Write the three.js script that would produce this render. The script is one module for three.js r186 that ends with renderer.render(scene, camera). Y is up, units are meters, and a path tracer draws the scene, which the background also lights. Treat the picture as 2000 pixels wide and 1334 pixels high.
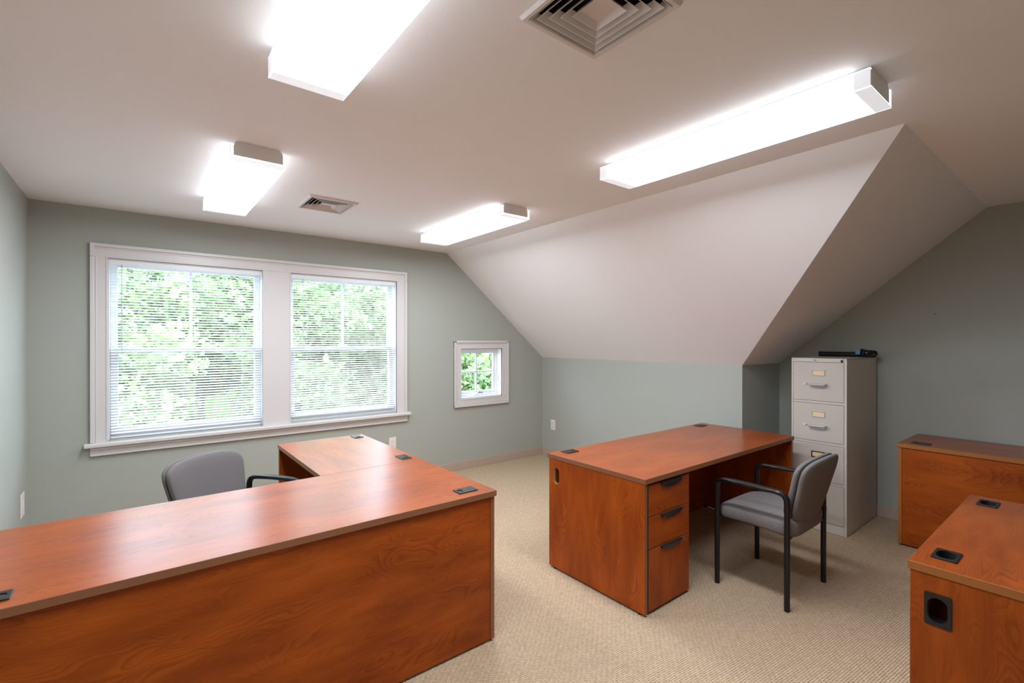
import * as THREE from 'three';
import { RoundedBoxGeometry } from 'three/addons/geometries/RoundedBoxGeometry.js';
import { RectAreaLightUniformsLib } from 'three/addons/lights/RectAreaLightUniformsLib.js';
import { mergeGeometries, toCreasedNormals } from 'three/addons/utils/BufferGeometryUtils.js';
import { createNoise2D, createNoise3D } from 'simplex-noise';

// ------------------------------------------------------------------ camera, sky, exposure
const scene = new THREE.Scene();
const renderer = new THREE.WebGLRenderer({ antialias: true });
renderer.toneMapping = THREE.LinearToneMapping;
renderer.toneMappingExposure = 1.05;
renderer.shadowMap.enabled = true;
RectAreaLightUniformsLib.init();

const camera = new THREE.PerspectiveCamera(2 * Math.atan(667 / 931.32) * 180 / Math.PI, 2000 / 1334, 0.05, 200);
camera.position.set(-4.1559, 1.4704, 4.6391);
camera.rotation.order = 'YXZ';
camera.rotation.set(-0.0957 * Math.PI / 180, -38.1937 * Math.PI / 180, 0);
scene.add(camera);

scene.background = new THREE.Color().setRGB(0.73, 0.9, 1.1);      // bright overcast sky
scene.backgroundIntensity = 9.5;

const LAMP_COLOR = new THREE.Color().setRGB(0.92, 0.98, 1.08);
const LAMP_RADIANCE = 27;          // what leaves the underside of each diffuser
const LAMP_GLOW = 2.2;             // what the eye sees of the diffuser

// ------------------------------------------------------------------ measures of the room (metres)
const XL = -4.744, XS = -1.437, H = 2.449, HK = 1.255, ZK = 2.609, XD = 0.742, ZA = 4.045, ZF = 6.5, WT = 0.16;

// ------------------------------------------------------------------ helpers
function rng(seed) { let a = seed >>> 0; return () => { a = (a + 0x6D2B79F5) >>> 0; let t = a; t = Math.imul(t ^ (t >>> 15), t | 1); t ^= t + Math.imul(t ^ (t >>> 7), t | 61); return ((t ^ (t >>> 14)) >>> 0) / 4294967296; }; }
const V = (x, y, z) => new THREE.Vector3(x, y, z);
const used = new Map();
function numbered(name) { const n = used.get(name) || 0; used.set(name, n + 1); return n ? `${name}_${String(n).padStart(3, '0')}` : name; }
function tag(o, label, category, group, kind) {
  o.userData.label = label; o.userData.category = category;
  if (group) o.userData.group = group;
  if (kind) o.userData.kind = kind;
  return o;
}
function thing(name, label, category, [x, y, z] = [0, 0, 0], turn = 0, group) {
  const o = new THREE.Group(); o.name = numbered(name); scene.add(o);
  o.position.set(x, y, z); o.rotation.y = turn;
  return tag(o, label, category, group);
}
function part(parent, name, geometry, material) {
  const m = new THREE.Mesh(geometry, material); m.name = name; parent.add(m); return m;
}
function struct(name, geometry, material, label, category) {
  const m = new THREE.Mesh(geometry, material); m.name = name; scene.add(m);
  return tag(m, label, category, null, 'structure');
}
function copyThing(o, [x, y, z], turn, label) {
  const c = o.clone(); c.name = numbered(o.name.replace(/_\d{3}$/, '')); scene.add(c);
  c.position.set(x, y, z); c.rotation.y = turn; c.userData = { ...o.userData, label };
  return c;
}
// texture coordinates in metres; u runs along the grain axis (0 x, 1 y, 2 z) where the face holds it
function boxUV(g, grain = 0, ou = 0, ov = 0) {
  if (g.index) g = g.toNonIndexed();
  const p = g.attributes.position, uv = new Float32Array(p.count * 2), a = V(), b = V(), c = V();
  for (let i = 0; i < p.count; i += 3) {
    a.fromBufferAttribute(p, i); b.fromBufferAttribute(p, i + 1); c.fromBufferAttribute(p, i + 2);
    b.sub(a); c.sub(a); b.cross(c);
    const n = [Math.abs(b.x), Math.abs(b.y), Math.abs(b.z)], ax = n.indexOf(Math.max(...n));
    let u = grain, v;
    if (u === ax) { u = (ax + 1) % 3; v = (ax + 2) % 3; } else v = 3 - ax - u;
    for (let k = 0; k < 3; k++) { uv[(i + k) * 2] = p.getComponent(i + k, u) + ou; uv[(i + k) * 2 + 1] = p.getComponent(i + k, v) + ov; }
  }
  g.setAttribute('uv', new THREE.BufferAttribute(uv, 2));
  return g;
}
// box given by its ends, edges slightly rounded
function bx(x0, x1, y0, y1, z0, z1, r = 0.0015, seg = 1) {
  const w = x1 - x0, h = y1 - y0, d = z1 - z0;
  const g = r > 0 ? new RoundedBoxGeometry(w, h, d, seg, Math.min(r, w / 2.01, h / 2.01, d / 2.01)) : new THREE.BoxGeometry(w, h, d);
  g.translate((x0 + x1) / 2, (y0 + y1) / 2, (z0 + z1) / 2);
  return boxUV(g, 0);
}
function merge(list) { return mergeGeometries(list.map(g => { g = g.index ? g.toNonIndexed() : g; for (const k of Object.keys(g.attributes)) if (!['position', 'normal', 'uv'].includes(k)) g.deleteAttribute(k); return g; })); }
function cyl(r, len, axis, x, y, z, seg = 20, r2 = r) {
  const g = new THREE.CylinderGeometry(r2, r, len, seg);
  if (axis === 'x') g.rotateZ(-Math.PI / 2);
  if (axis === 'z') g.rotateX(Math.PI / 2);
  g.translate(x, y, z); return g;
}
function rectShape(x0, x1, y0, y1, r = 0) {
  const s = new THREE.Shape();
  if (r <= 0) { s.moveTo(x0, y0); s.lineTo(x1, y0); s.lineTo(x1, y1); s.lineTo(x0, y1); s.closePath(); return s; }
  s.moveTo(x0 + r, y0); s.lineTo(x1 - r, y0); s.absarc(x1 - r, y0 + r, r, -Math.PI / 2, 0); s.lineTo(x1, y1 - r); s.absarc(x1 - r, y1 - r, r, 0, Math.PI / 2);
  s.lineTo(x0 + r, y1); s.absarc(x0 + r, y1 - r, r, Math.PI / 2, Math.PI); s.lineTo(x0, y0 + r); s.absarc(x0 + r, y0 + r, r, Math.PI, Math.PI * 1.5);
  return s;
}
function stadium(cx, cy, w, h) {            // a hole with round ends
  const p = new THREE.Path(), r = Math.min(w, h) / 2;
  if (w >= h) { p.absarc(cx + w / 2 - r, cy, r, -Math.PI / 2, Math.PI / 2); p.absarc(cx - w / 2 + r, cy, r, Math.PI / 2, Math.PI * 1.5); }
  else { p.absarc(cx, cy + h / 2 - r, r, 0, Math.PI); p.absarc(cx, cy - h / 2 + r, r, Math.PI, Math.PI * 2); }
  p.closePath(); return p;
}
// faces and edges of an extruded board as two geometries, so that the banding is a piece of its own
function splitBoard(shape, t, bevel = 0.0012) {
  const g = new THREE.ExtrudeGeometry(shape, { depth: t - 2 * bevel, bevelEnabled: bevel > 0, bevelThickness: bevel, bevelSize: bevel, bevelOffset: -bevel, bevelSegments: 1, curveSegments: 10 });
  g.translate(0, 0, bevel);
  const pick = mi => {
    const out = new THREE.BufferGeometry();
    for (const k of ['position', 'normal', 'uv']) {
      const s = g.attributes[k], n = s.itemSize, arr = [];
      for (const gr of g.groups) if (gr.materialIndex === mi) for (let i = gr.start * n; i < (gr.start + gr.count) * n; i++) arr.push(s.array[i]);
      out.setAttribute(k, new THREE.Float32BufferAttribute(arr, n));
    }
    return out;
  };
  return [pick(0), pick(1)];
}
// sweep of an elliptic section (half width a sideways, half height b) along points
function sweep(points, a, b, seg = 48, ring = 14, side = V(1, 0, 0), caps = true) {
  const curve = new THREE.CatmullRomCurve3(points, false, 'centripetal'), pos = [], idx = [];
  const A = typeof a === 'function' ? a : () => a, B = typeof b === 'function' ? b : () => b;
  for (let i = 0; i <= seg; i++) {
    const t = i / seg, c = curve.getPointAt(t), tg = curve.getTangentAt(t), n = V().crossVectors(tg, side).normalize(), s = V().crossVectors(n, tg).normalize();
    for (let j = 0; j < ring; j++) {
      const q = j / ring * Math.PI * 2, cq = Math.cos(q), sq = Math.sin(q), e = 0.75;
      const x = Math.sign(cq) * Math.abs(cq) ** e * A(t), y = Math.sign(sq) * Math.abs(sq) ** e * B(t);
      pos.push(c.x + s.x * x + n.x * y, c.y + s.y * x + n.y * y, c.z + s.z * x + n.z * y);
    }
  }
  for (let i = 0; i < seg; i++) for (let j = 0; j < ring; j++) {
    const p = i * ring + j, q = i * ring + (j + 1) % ring, r = p + ring, s = q + ring;
    idx.push(p, q, r, q, s, r);
  }
  if (caps) for (const i of [0, seg]) {
    const c = curve.getPointAt(i / seg), k = pos.length / 3; pos.push(c.x, c.y, c.z);
    for (let j = 0; j < ring; j++) { const p = i * ring + j, q = i * ring + (j + 1) % ring; if (i) idx.push(p, q, k); else idx.push(q, p, k); }
  }
  const g = new THREE.BufferGeometry(); g.setAttribute('position', new THREE.Float32BufferAttribute(pos, 3)); g.setIndex(idx);
  g.setAttribute('uv', new THREE.Float32BufferAttribute(new Float32Array(pos.length / 3 * 2), 2));
  g.computeVertexNormals(); return toCreasedNormals(g, 0.9);
}
// upholstered pad: outline(angle) -> [x, y], swelling by tf to the front (+z) and tb to the back, then bent
function pad(outline, tf, tb, warp, rings = 14, seg = 64, edge = 0.35, round = 2.6) {
  const pos = [], idx = [], uv = [];
  const put = (x, y, z) => { const w = warp ? warp(x, y, z) : [x, y, z]; pos.push(...w); uv.push(x, y); };
  for (const side of [1, -1]) {
    const base = pos.length / 3, t = side > 0 ? tf : tb;
    put(0, outline.cy || 0, side * t);
    for (let i = 1; i <= rings; i++) {
      const r = 1 - (1 - i / rings) ** 1.6;
      const prof = (1 - r ** round) ** edge;
      for (let j = 0; j < seg; j++) { const [x, y] = outline(j / seg * Math.PI * 2); put(x * r, (outline.cy || 0) + (y - (outline.cy || 0)) * r, side * t * prof); }
    }
    for (let j = 0; j < seg; j++) { const a = base, b = base + 1 + j, c = base + 1 + (j + 1) % seg; if (side > 0) idx.push(a, b, c); else idx.push(a, c, b); }
    for (let i = 0; i < rings - 1; i++) for (let j = 0; j < seg; j++) {
      const a = base + 1 + i * seg + j, b = base + 1 + i * seg + (j + 1) % seg, c = a + seg, d = b + seg;
      if (side > 0) idx.push(a, c, b, b, c, d); else idx.push(a, b, c, b, d, c);
    }
  }
  const g = new THREE.BufferGeometry(); g.setAttribute('position', new THREE.Float32BufferAttribute(pos, 3)); g.setAttribute('uv', new THREE.Float32BufferAttribute(uv, 2)); g.setIndex(idx);
  g.computeVertexNormals();
  // share the normals along the rim of both halves so that the roll has no hard seam
  const n = g.attributes.normal, half = pos.length / 6, f = 1 + (rings - 1) * seg;
  for (let j = 0; j < seg; j++) {
    const v = V(n.getX(f + j) + n.getX(half + f + j), n.getY(f + j) + n.getY(half + f + j), n.getZ(f + j) + n.getZ(half + f + j)).normalize();
    n.setXYZ(f + j, v.x, v.y, v.z); n.setXYZ(half + f + j, v.x, v.y, v.z);
  }
  return g;
}

// ------------------------------------------------------------------ textures
function dataTexture(w, h, fn, srgb, wrap = THREE.RepeatWrapping) {
  const d = new Uint8Array(w * h * 4);
  for (let j = 0, k = 0; j < h; j++) for (let i = 0; i < w; i++, k += 4) { const c = fn(i, j); d[k] = c[0]; d[k + 1] = c[1]; d[k + 2] = c[2]; d[k + 3] = 255; }
  const t = new THREE.DataTexture(d, w, h); t.wrapS = t.wrapT = wrap; t.magFilter = THREE.LinearFilter; t.minFilter = THREE.LinearFilter;
  if (srgb) t.colorSpace = THREE.SRGBColorSpace;
  t.needsUpdate = true; return t;
}
const clamp = (x, a, b) => Math.min(b, Math.max(a, x));
// cherry-coloured laminate: contour lines of a stretched noise, tonal clouds and fine fibres; 2 m by 1 m
function woodTexture(seed) {
  const n1 = createNoise2D(rng(seed)), n2 = createNoise2D(rng(seed + 1)), n3 = createNoise2D(rng(seed + 2)), W = 2048, Hh = 1024;
  const light = [196, 98, 25], dark = [108, 40, 4];
  return dataTexture(W, Hh, (i, j) => {
    const u = i / W * 2, v = j / Hh;
    const wu = u + 0.12 * n2(u * 1.8, v * 4), wv = v + 0.020 * n2(u * 2.4 + 9, v * 6 + 4) + 0.008 * n2(u * 7 + 2, v * 14) + 0.05 * Math.sin(u * 1.7 + seed);
    const f = 0.95 * n1(wu * 0.85, wv * 4.6) + 0.28 * n1(wu * 2.6 + 7, wv * 10 + 3) + wv * 3.0;
    const q = f * 6.5, t = q - Math.floor(q), ring = t < 0.86 ? (t / 0.86) ** 2.2 : (1 - t) / 0.14;      // pale early wood running into a dark late line
    const q2 = f * 21 + 0.4 * n3(u * 5, v * 20), t2 = q2 - Math.floor(q2), fine = t2 < 0.8 ? (t2 / 0.8) ** 2 : (1 - t2) / 0.2;
    const patch = clamp(0.55 + 0.75 * n3(u * 1.6, v * 5), 0.1, 1), patch2 = clamp(0.5 + 0.8 * n2(u * 2.1 + 20, v * 6), 0, 1);
    const cloud = n3(u * 1.3 + 3, v * 4.5) * 0.6 + n3(u * 3.4 + 1, v * 15) * 0.35;
    const fibre = n2(u * 5, v * 90) * 0.5 + n3(u * 16, v * 300) * 0.4;
    const m = clamp(0.58 + 0.25 * cloud - 0.27 * (ring - 0.3) * patch - 0.13 * (fine - 0.3) * patch2 + 0.09 * fibre, 0, 1);
    return [0, 1, 2].map(k => dark[k] + (light[k] - dark[k]) * m);
  }, true, THREE.MirroredRepeatWrapping);
}
const woodMaps = [11, 57].map(woodTexture);
function noiseMap(size, seed, fn) { const n = createNoise3D(rng(seed)); return dataTexture(size, size, (i, j) => { const v = clamp(fn(i / size, j / size, n), 0, 255); return [v, v, v]; }); }
// noise that closes on itself over the unit square
const loop = (n, u, v, f, z = 0) => { const a = u * Math.PI * 2, b = v * Math.PI * 2, r = f / 6.283; return n(Math.cos(a) * r + 5 * Math.cos(b) * r, Math.sin(a) * r + 5 * Math.sin(b) * r, z + Math.sin(b + a) * r); };

// ribbed loop carpet: 64 ribs of 10.5 mm over 0.672 m, loops in uneven length along each rib
const CR = 64, CARPET = 0.672, CS = 2048;
const carpetHeight = (() => {
  const r = rng(5), loops = [];
  for (let k = 0; k < CR; k++) { const a = []; let x = r() * 0.01; while (x < 1) { a.push(x); x += 0.009 + 0.008 * r(); } loops.push({ a, tone: a.map(() => r()) }); }
  const hgt = new Float32Array(CS * CS), tone = new Float32Array(CS * CS), nz = createNoise2D(rng(8));
  for (let j = 0; j < CS; j++) for (let i = 0; i < CS; i++) {
    const u = i / CS, v = j / CS, wob = 0.10 * Math.sin(u * 6.283 * 21 + Math.floor(v * CR) * 2.1), q = v * CR, k = Math.floor(q) % CR, y = (q - Math.floor(q) - 0.5) * 2 + wob;
    const L = loops[k].a; let lo = 0, hi = L.length - 1;
    while (lo < hi) { const m = (lo + hi + 1) >> 1; if (L[m] <= u) lo = m; else hi = m - 1; }
    const s = L[lo], e = lo + 1 < L.length ? L[lo + 1] : 1, x = clamp((u - s) / Math.max(e - s, 0.004), 0, 1);
    const ridge = Math.sqrt(Math.max(0, 1 - y * y)), bead = 0.55 + 0.45 * Math.sqrt(Math.max(0, 1 - (2 * x - 1) ** 2));
    hgt[j * CS + i] = clamp(ridge * bead + 0.08 * nz(i * 0.3, j * 0.3), 0, 1); tone[j * CS + i] = loops[k].tone[lo];
  }
  return { hgt, tone };
})();
const carpetBump = dataTexture(CS, CS, (i, j) => { const v = carpetHeight.hgt[j * CS + i] * 255; return [v, v, v]; });
const carpetNoise = createNoise2D(rng(77));
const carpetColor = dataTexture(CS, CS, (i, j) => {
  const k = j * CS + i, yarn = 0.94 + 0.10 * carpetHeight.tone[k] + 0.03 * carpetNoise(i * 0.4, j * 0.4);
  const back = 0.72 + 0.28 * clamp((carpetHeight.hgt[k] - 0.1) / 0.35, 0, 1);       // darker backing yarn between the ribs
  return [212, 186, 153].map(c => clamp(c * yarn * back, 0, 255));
}, true);
const peel = noiseMap(512, 31, (u, v, n) => 128 + 60 * n(u * 60, v * 60, 0) + 40 * n(u * 140, v * 140, 3));
const weave = dataTexture(256, 256, (i, j) => { const a = Math.sin(i / 256 * 6.283 * 32) * Math.sin(j / 256 * 6.283 * 32), v = 128 + 90 * a; return [v, v, v]; });
const weaveTone = (() => { const n = createNoise2D(rng(91)); return dataTexture(512, 512, (i, j) => { const v = 225 + 24 * n(i * 0.5, j * 0.06) + 18 * n(i * 0.06 + 50, j * 0.5); return [v, v, v].map(x => clamp(x, 0, 255)); }, true, THREE.MirroredRepeatWrapping); })();
const scaled = (t, sx, sy = sx, rot = 0) => { const c = t.clone(); c.repeat.set(sx, sy); c.rotation = rot; c.needsUpdate = true; return c; };

// ------------------------------------------------------------------ materials
const std = o => new THREE.MeshStandardMaterial(o), phys = o => new THREE.MeshPhysicalMaterial(o);
const M = {};
M.wall = std({ color: '#aeb2a9', roughness: 0.62, bumpMap: scaled(peel, 2.5), bumpScale: 0.0004 });
M.ceiling = std({ color: '#f6f4f3', roughness: 0.9, bumpMap: scaled(peel, 2.5), bumpScale: 0.0004 });
M.trim = std({ color: '#dcd8d6', roughness: 0.38 });
M.base = std({ color: '#bba896', roughness: 0.55 });
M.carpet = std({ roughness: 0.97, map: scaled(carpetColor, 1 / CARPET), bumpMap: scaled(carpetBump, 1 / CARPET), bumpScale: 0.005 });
const woodMat = k => phys({ map: scaled(woodMaps[k], 0.5, 1), roughness: 0.28, ior: 1.6 });
M.wood = [woodMat(0), woodMat(1)];                                  // smooth laminate of the tops
M.panel = [0, 1].map(k => phys({ map: scaled(woodMaps[k], 0.5, 1), roughness: 0.42, ior: 1.45, specularIntensity: 0.6 }));     // textured board of the carcasses
M.band = std({ color: '#8a5a3c', roughness: 0.45 });
M.bandOrange = std({ color: '#a8662f', roughness: 0.45 });
M.raw = std({ color: '#c9a06c', roughness: 0.9 });
M.black = std({ color: '#1c1c1e', roughness: 0.42 });
M.blackMatte = std({ color: '#141415', roughness: 0.6 });
M.frame = std({ color: '#101012', roughness: 0.38 });
M.fabric = std({ color: '#86807f', roughness: 0.95, map: scaled(weaveTone, 4), bumpMap: scaled(weave, 10), bumpScale: 0.0004 });
M.chrome = std({ color: '#c9cacc', roughness: 0.25, metalness: 1 });
M.satin = std({ color: '#c4c6c8', roughness: 0.45, metalness: 0.55 });
M.steel = std({ color: '#c9c1b5', roughness: 0.42 });
M.steelLip = std({ color: '#cfc8bd', roughness: 0.42 });
M.card = std({ color: '#f0d3a4', roughness: 0.85 });
M.bronze = std({ color: '#4a4540', roughness: 0.4, metalness: 0.6 });
M.plate = std({ color: '#eee9e0', roughness: 0.4 });
M.slot = std({ color: '#3a3530', roughness: 0.7 });
M.vinyl = std({ color: '#f2f4f6', roughness: 0.35 });
M.slat = std({ color: '#f3f5f7', roughness: 0.4 });
M.cord = std({ color: '#e6e8ea', roughness: 0.8 });
M.glass = phys({ color: '#ffffff', transmission: 1, thickness: 0, roughness: 0.0, ior: 1.5 });
M.housing = std({ color: '#ece9e6', roughness: 0.5 });
M.lens = std({ color: '#ffffff', roughness: 0.4, emissive: LAMP_COLOR, emissiveIntensity: LAMP_GLOW });
M.lensEnd = std({ color: '#f4f2f0', roughness: 0.4, emissive: LAMP_COLOR, emissiveIntensity: 0.5 });
M.ventMetal = std({ color: '#e2dad6', roughness: 0.5 });
M.duct = std({ color: '#4c4a48', roughness: 0.8 });
M.bagPlastic = std({ color: '#15161a', roughness: 0.18 });
M.blueLabel = std({ color: '#6fa6cf', roughness: 0.5 });
M.bark = std({ color: '#7d7367', roughness: 0.95 });
M.grass = phys({ color: '#3d5228', roughness: 1, specularIntensity: 0 });
const leafMat = c => phys({ color: c, roughness: 0.9, transmission: 0.45, thickness: 0 });
M.leaf = ['#88a46c', '#9ab380', '#7c9963'].map(leafMat);

// ------------------------------------------------------------------ floor, walls, ceilings
{
  const g = bx(XL - WT, XD + WT, -0.12, 0, -WT, ZF + WT, 0), p = g.attributes.position, uv = g.attributes.uv, a = 5.5 * Math.PI / 180;
  for (let i = 0; i < p.count; i++) { const x = p.getX(i), z = p.getZ(i); uv.setXY(i, x * Math.cos(a) + z * Math.sin(a), -x * Math.sin(a) + z * Math.cos(a)); }
  struct('floor', g, M.carpet, 'beige ribbed loop carpet covering the whole floor', 'floor');
}
const W1 = { l: [-4.328, -3.287], r: [-3.067, -2.035], y: [0.735, 2.088] }, W2 = { x: [-1.256, -0.667], y: [0.803, 1.38] };
{
  const s = rectShape(XL - WT, XD + WT, -0.12, H + 0.15);
  for (const [x, y] of [[[W1.l[0], W1.r[1]], W1.y], [W2.x, W2.y]]) s.holes.push(rectShape(x[0], x[1], y[0], y[1]));
  const g = new THREE.ExtrudeGeometry(s, { depth: WT, bevelEnabled: false }); g.translate(0, 0, -WT);
  struct('wall_back', boxUV(g), M.wall, 'sage green end wall holding both windows', 'wall');
}
struct('wall_left', bx(XL - WT, XL, 0, H, 0, ZF, 0), M.wall, 'pale sage green wall at the far left edge', 'wall');
struct('wall_front', bx(XL - WT, XD + WT, 0, H, ZF, ZF + WT, 0), M.wall, 'sage green wall behind the viewer', 'wall');
struct('wall_right', bx(XD, XD + WT, 0, H, 0, ZF, 0), M.wall, 'sage green gable wall behind the filing cabinet', 'wall');
struct('wall_knee', bx(0, 0.1, 0, HK, 0, ZK, 0), M.wall, 'low sage green knee wall under the big sloped ceiling', 'wall');
struct('wall_return', bx(0.1, XD, 0, HK, ZK - 0.1, ZK, 0), M.wall, 'narrow shaded wall between knee wall and filing cabinet', 'wall');
const VENTS = [[-3.248, -2.915, 3.52, 3.862], [-3.248, -2.915, 0.955, 1.305]];
const ceilingShape = rectShape(XL - WT, XD + WT, -ZF - WT, 0);
for (const [x0, x1, z0, z1] of VENTS) ceilingShape.holes.push(rectShape(x0 + 0.022, x1 - 0.022, -z1 + 0.022, -z0 - 0.022));
const ceilingSlab = new THREE.ExtrudeGeometry(ceilingShape, { depth: 0.15, bevelEnabled: false }); ceilingSlab.rotateX(-Math.PI / 2); ceilingSlab.translate(0, H, 0);
struct('ceiling', boxUV(ceilingSlab, 2), M.ceiling, 'flat off-white ceiling carrying the lights', 'ceiling');
function slab(pts, out, t = 0.05) {          // a sloped ceiling with thickness
  const n = V(...out).normalize().multiplyScalar(t), q = pts.map(p => [p[0] + n.x, p[1] + n.y, p[2] + n.z]), tri = [];
  const quad = (a, b, c, d) => tri.push(...a, ...b, ...c, ...a, ...c, ...d);
  quad(...pts); quad(q[3], q[2], q[1], q[0]);
  for (let i = 0; i < 4; i++) { const k = (i + 1) % 4; quad(pts[k], pts[i], q[i], q[k]); }
  const g = new THREE.BufferGeometry(); g.setAttribute('position', new THREE.Float32BufferAttribute(tri, 3)); g.computeVertexNormals(); return boxUV(g, 2);
}
struct('ceiling_slope', slab([[XS, H, 0], [0, HK, 0], [0, HK, ZK], [XS, H, ZA]], [H - HK, -XS, 0]), M.ceiling, 'large bright sloped ceiling above the knee wall', 'ceiling');
struct('ceiling_slope_001', slab([[XS, H, ZA], [0, HK, ZK], [XD, HK, ZK], [XD, H, ZA]], [0, ZA - ZK, -(H - HK)]), M.ceiling, 'shaded sloped ceiling falling towards the filing cabinet', 'ceiling');
{
  const b = (name, g, label) => struct(name, g, M.base, label, 'baseboard'), h = 0.093, t = 0.013;
  b('baseboard_back', bx(XL + t, -t, 0, h, 0, t, 0.003), 'taupe baseboard along the window wall');
  b('baseboard_left', bx(XL, XL + t, 0, h, 0, ZF - t, 0.003), 'taupe baseboard along the left wall behind the corner desk');
  b('baseboard_knee', bx(-t, 0, 0, h, 0, ZK + t, 0.003), 'taupe baseboard along the knee wall behind the centre desk');
  b('baseboard_return', bx(0, XD - t, 0, h, ZK, ZK + t, 0.003), 'taupe baseboard of the narrow shaded wall');
  b('baseboard_right', bx(XD - t, XD, 0, h, ZK, ZF - t, 0.003), 'taupe baseboard right of the filing cabinet');
  b('baseboard_front', bx(XL + t, XD - t, 0, h, ZF - t, ZF, 0.003), 'taupe baseboard on the wall behind the viewer');
}

// ------------------------------------------------------------------ windows
const casing = (x0, x1, y0, y1, dir) => {            // flat board, raised back band on its outer edge, lip on its inner edge
  const L = [bx(x0, x1, y0, y1, 0, 0.017, 0.002)], b = 0.026, l = 0.012;
  if (dir === 'l') L.push(bx(x0, x0 + b, y0, y1, 0, 0.029, 0.005, 2), bx(x0 + b + 0.004, x0 + b + 0.014, y0, y1, 0, 0.021, 0.003), bx(x1 - l, x1, y0, y1, 0, 0.021, 0.003));
  if (dir === 'r') L.push(bx(x1 - b, x1, y0, y1, 0, 0.029, 0.005, 2), bx(x1 - b - 0.014, x1 - b - 0.004, y0, y1, 0, 0.021, 0.003), bx(x0, x0 + l, y0, y1, 0, 0.021, 0.003));
  if (dir === 't') L.push(bx(x0, x1, y1 - b, y1, 0, 0.029, 0.005, 2), bx(x0 + b, x1 - b, y1 - b - 0.014, y1 - b - 0.004, 0, 0.021, 0.003), bx(x0 + 0.085, x1 - 0.085, y0, y0 + l, 0, 0.021, 0.003));
  if (dir === 'b') L.push(bx(x0, x1, y0, y0 + b, 0, 0.029, 0.005, 2), bx(x0 + b, x1 - b, y0 + b + 0.004, y0 + b + 0.014, 0, 0.021, 0.003), bx(x0 + 0.085, x1 - 0.085, y1 - l, y1, 0, 0.021, 0.003));
  if (dir === 'm') L.push(bx(x0, x0 + l, y0, y1, 0, 0.021, 0.003), bx(x1 - l, x1, y0, y1, 0, 0.021, 0.003));
  return merge(L);
};
function sash(parent, x0, x1, y0, y1, z0, z1, rails, muntinV, muntinH) {       // rails: [left, right, bottom, top]
  const [l, r, b, t] = rails;
  const s = part(parent, 'sash', merge([bx(x0, x0 + l, y0, y1, z0, z1, 0.003), bx(x1 - r, x1, y0, y1, z0, z1, 0.003), bx(x0 + l, x1 - r, y0, y0 + b, z0, z1, 0.003), bx(x0 + l, x1 - r, y1 - t, y1, z0, z1, 0.003)]), M.vinyl);
  const zc = (z0 + z1) / 2;
  part(s, 'pane', bx(x0 + l - 0.004, x1 - r + 0.004, y0 + b - 0.004, y1 - t + 0.004, zc - 0.002, zc + 0.002, 0), M.glass).geometry = (() => { const g = new THREE.PlaneGeometry(x1 - x0 - l - r + 0.008, y1 - y0 - b - t + 0.008); g.translate((x0 + l + x1 - r) / 2, (y0 + b + y1 - t) / 2, zc); return g; })();
  for (const x of muntinV || []) part(s, 'muntin', bx(x - 0.011, x + 0.011, y0 + b, y1 - t, zc - 0.010, zc + 0.010, 0.003), M.vinyl);
  for (const y of muntinH || []) part(s, 'muntin', bx(x0 + l, x1 - r, y - 0.011, y + 0.011, zc - 0.010, zc + 0.010, 0.003), M.vinyl);
  return s;
}
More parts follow.
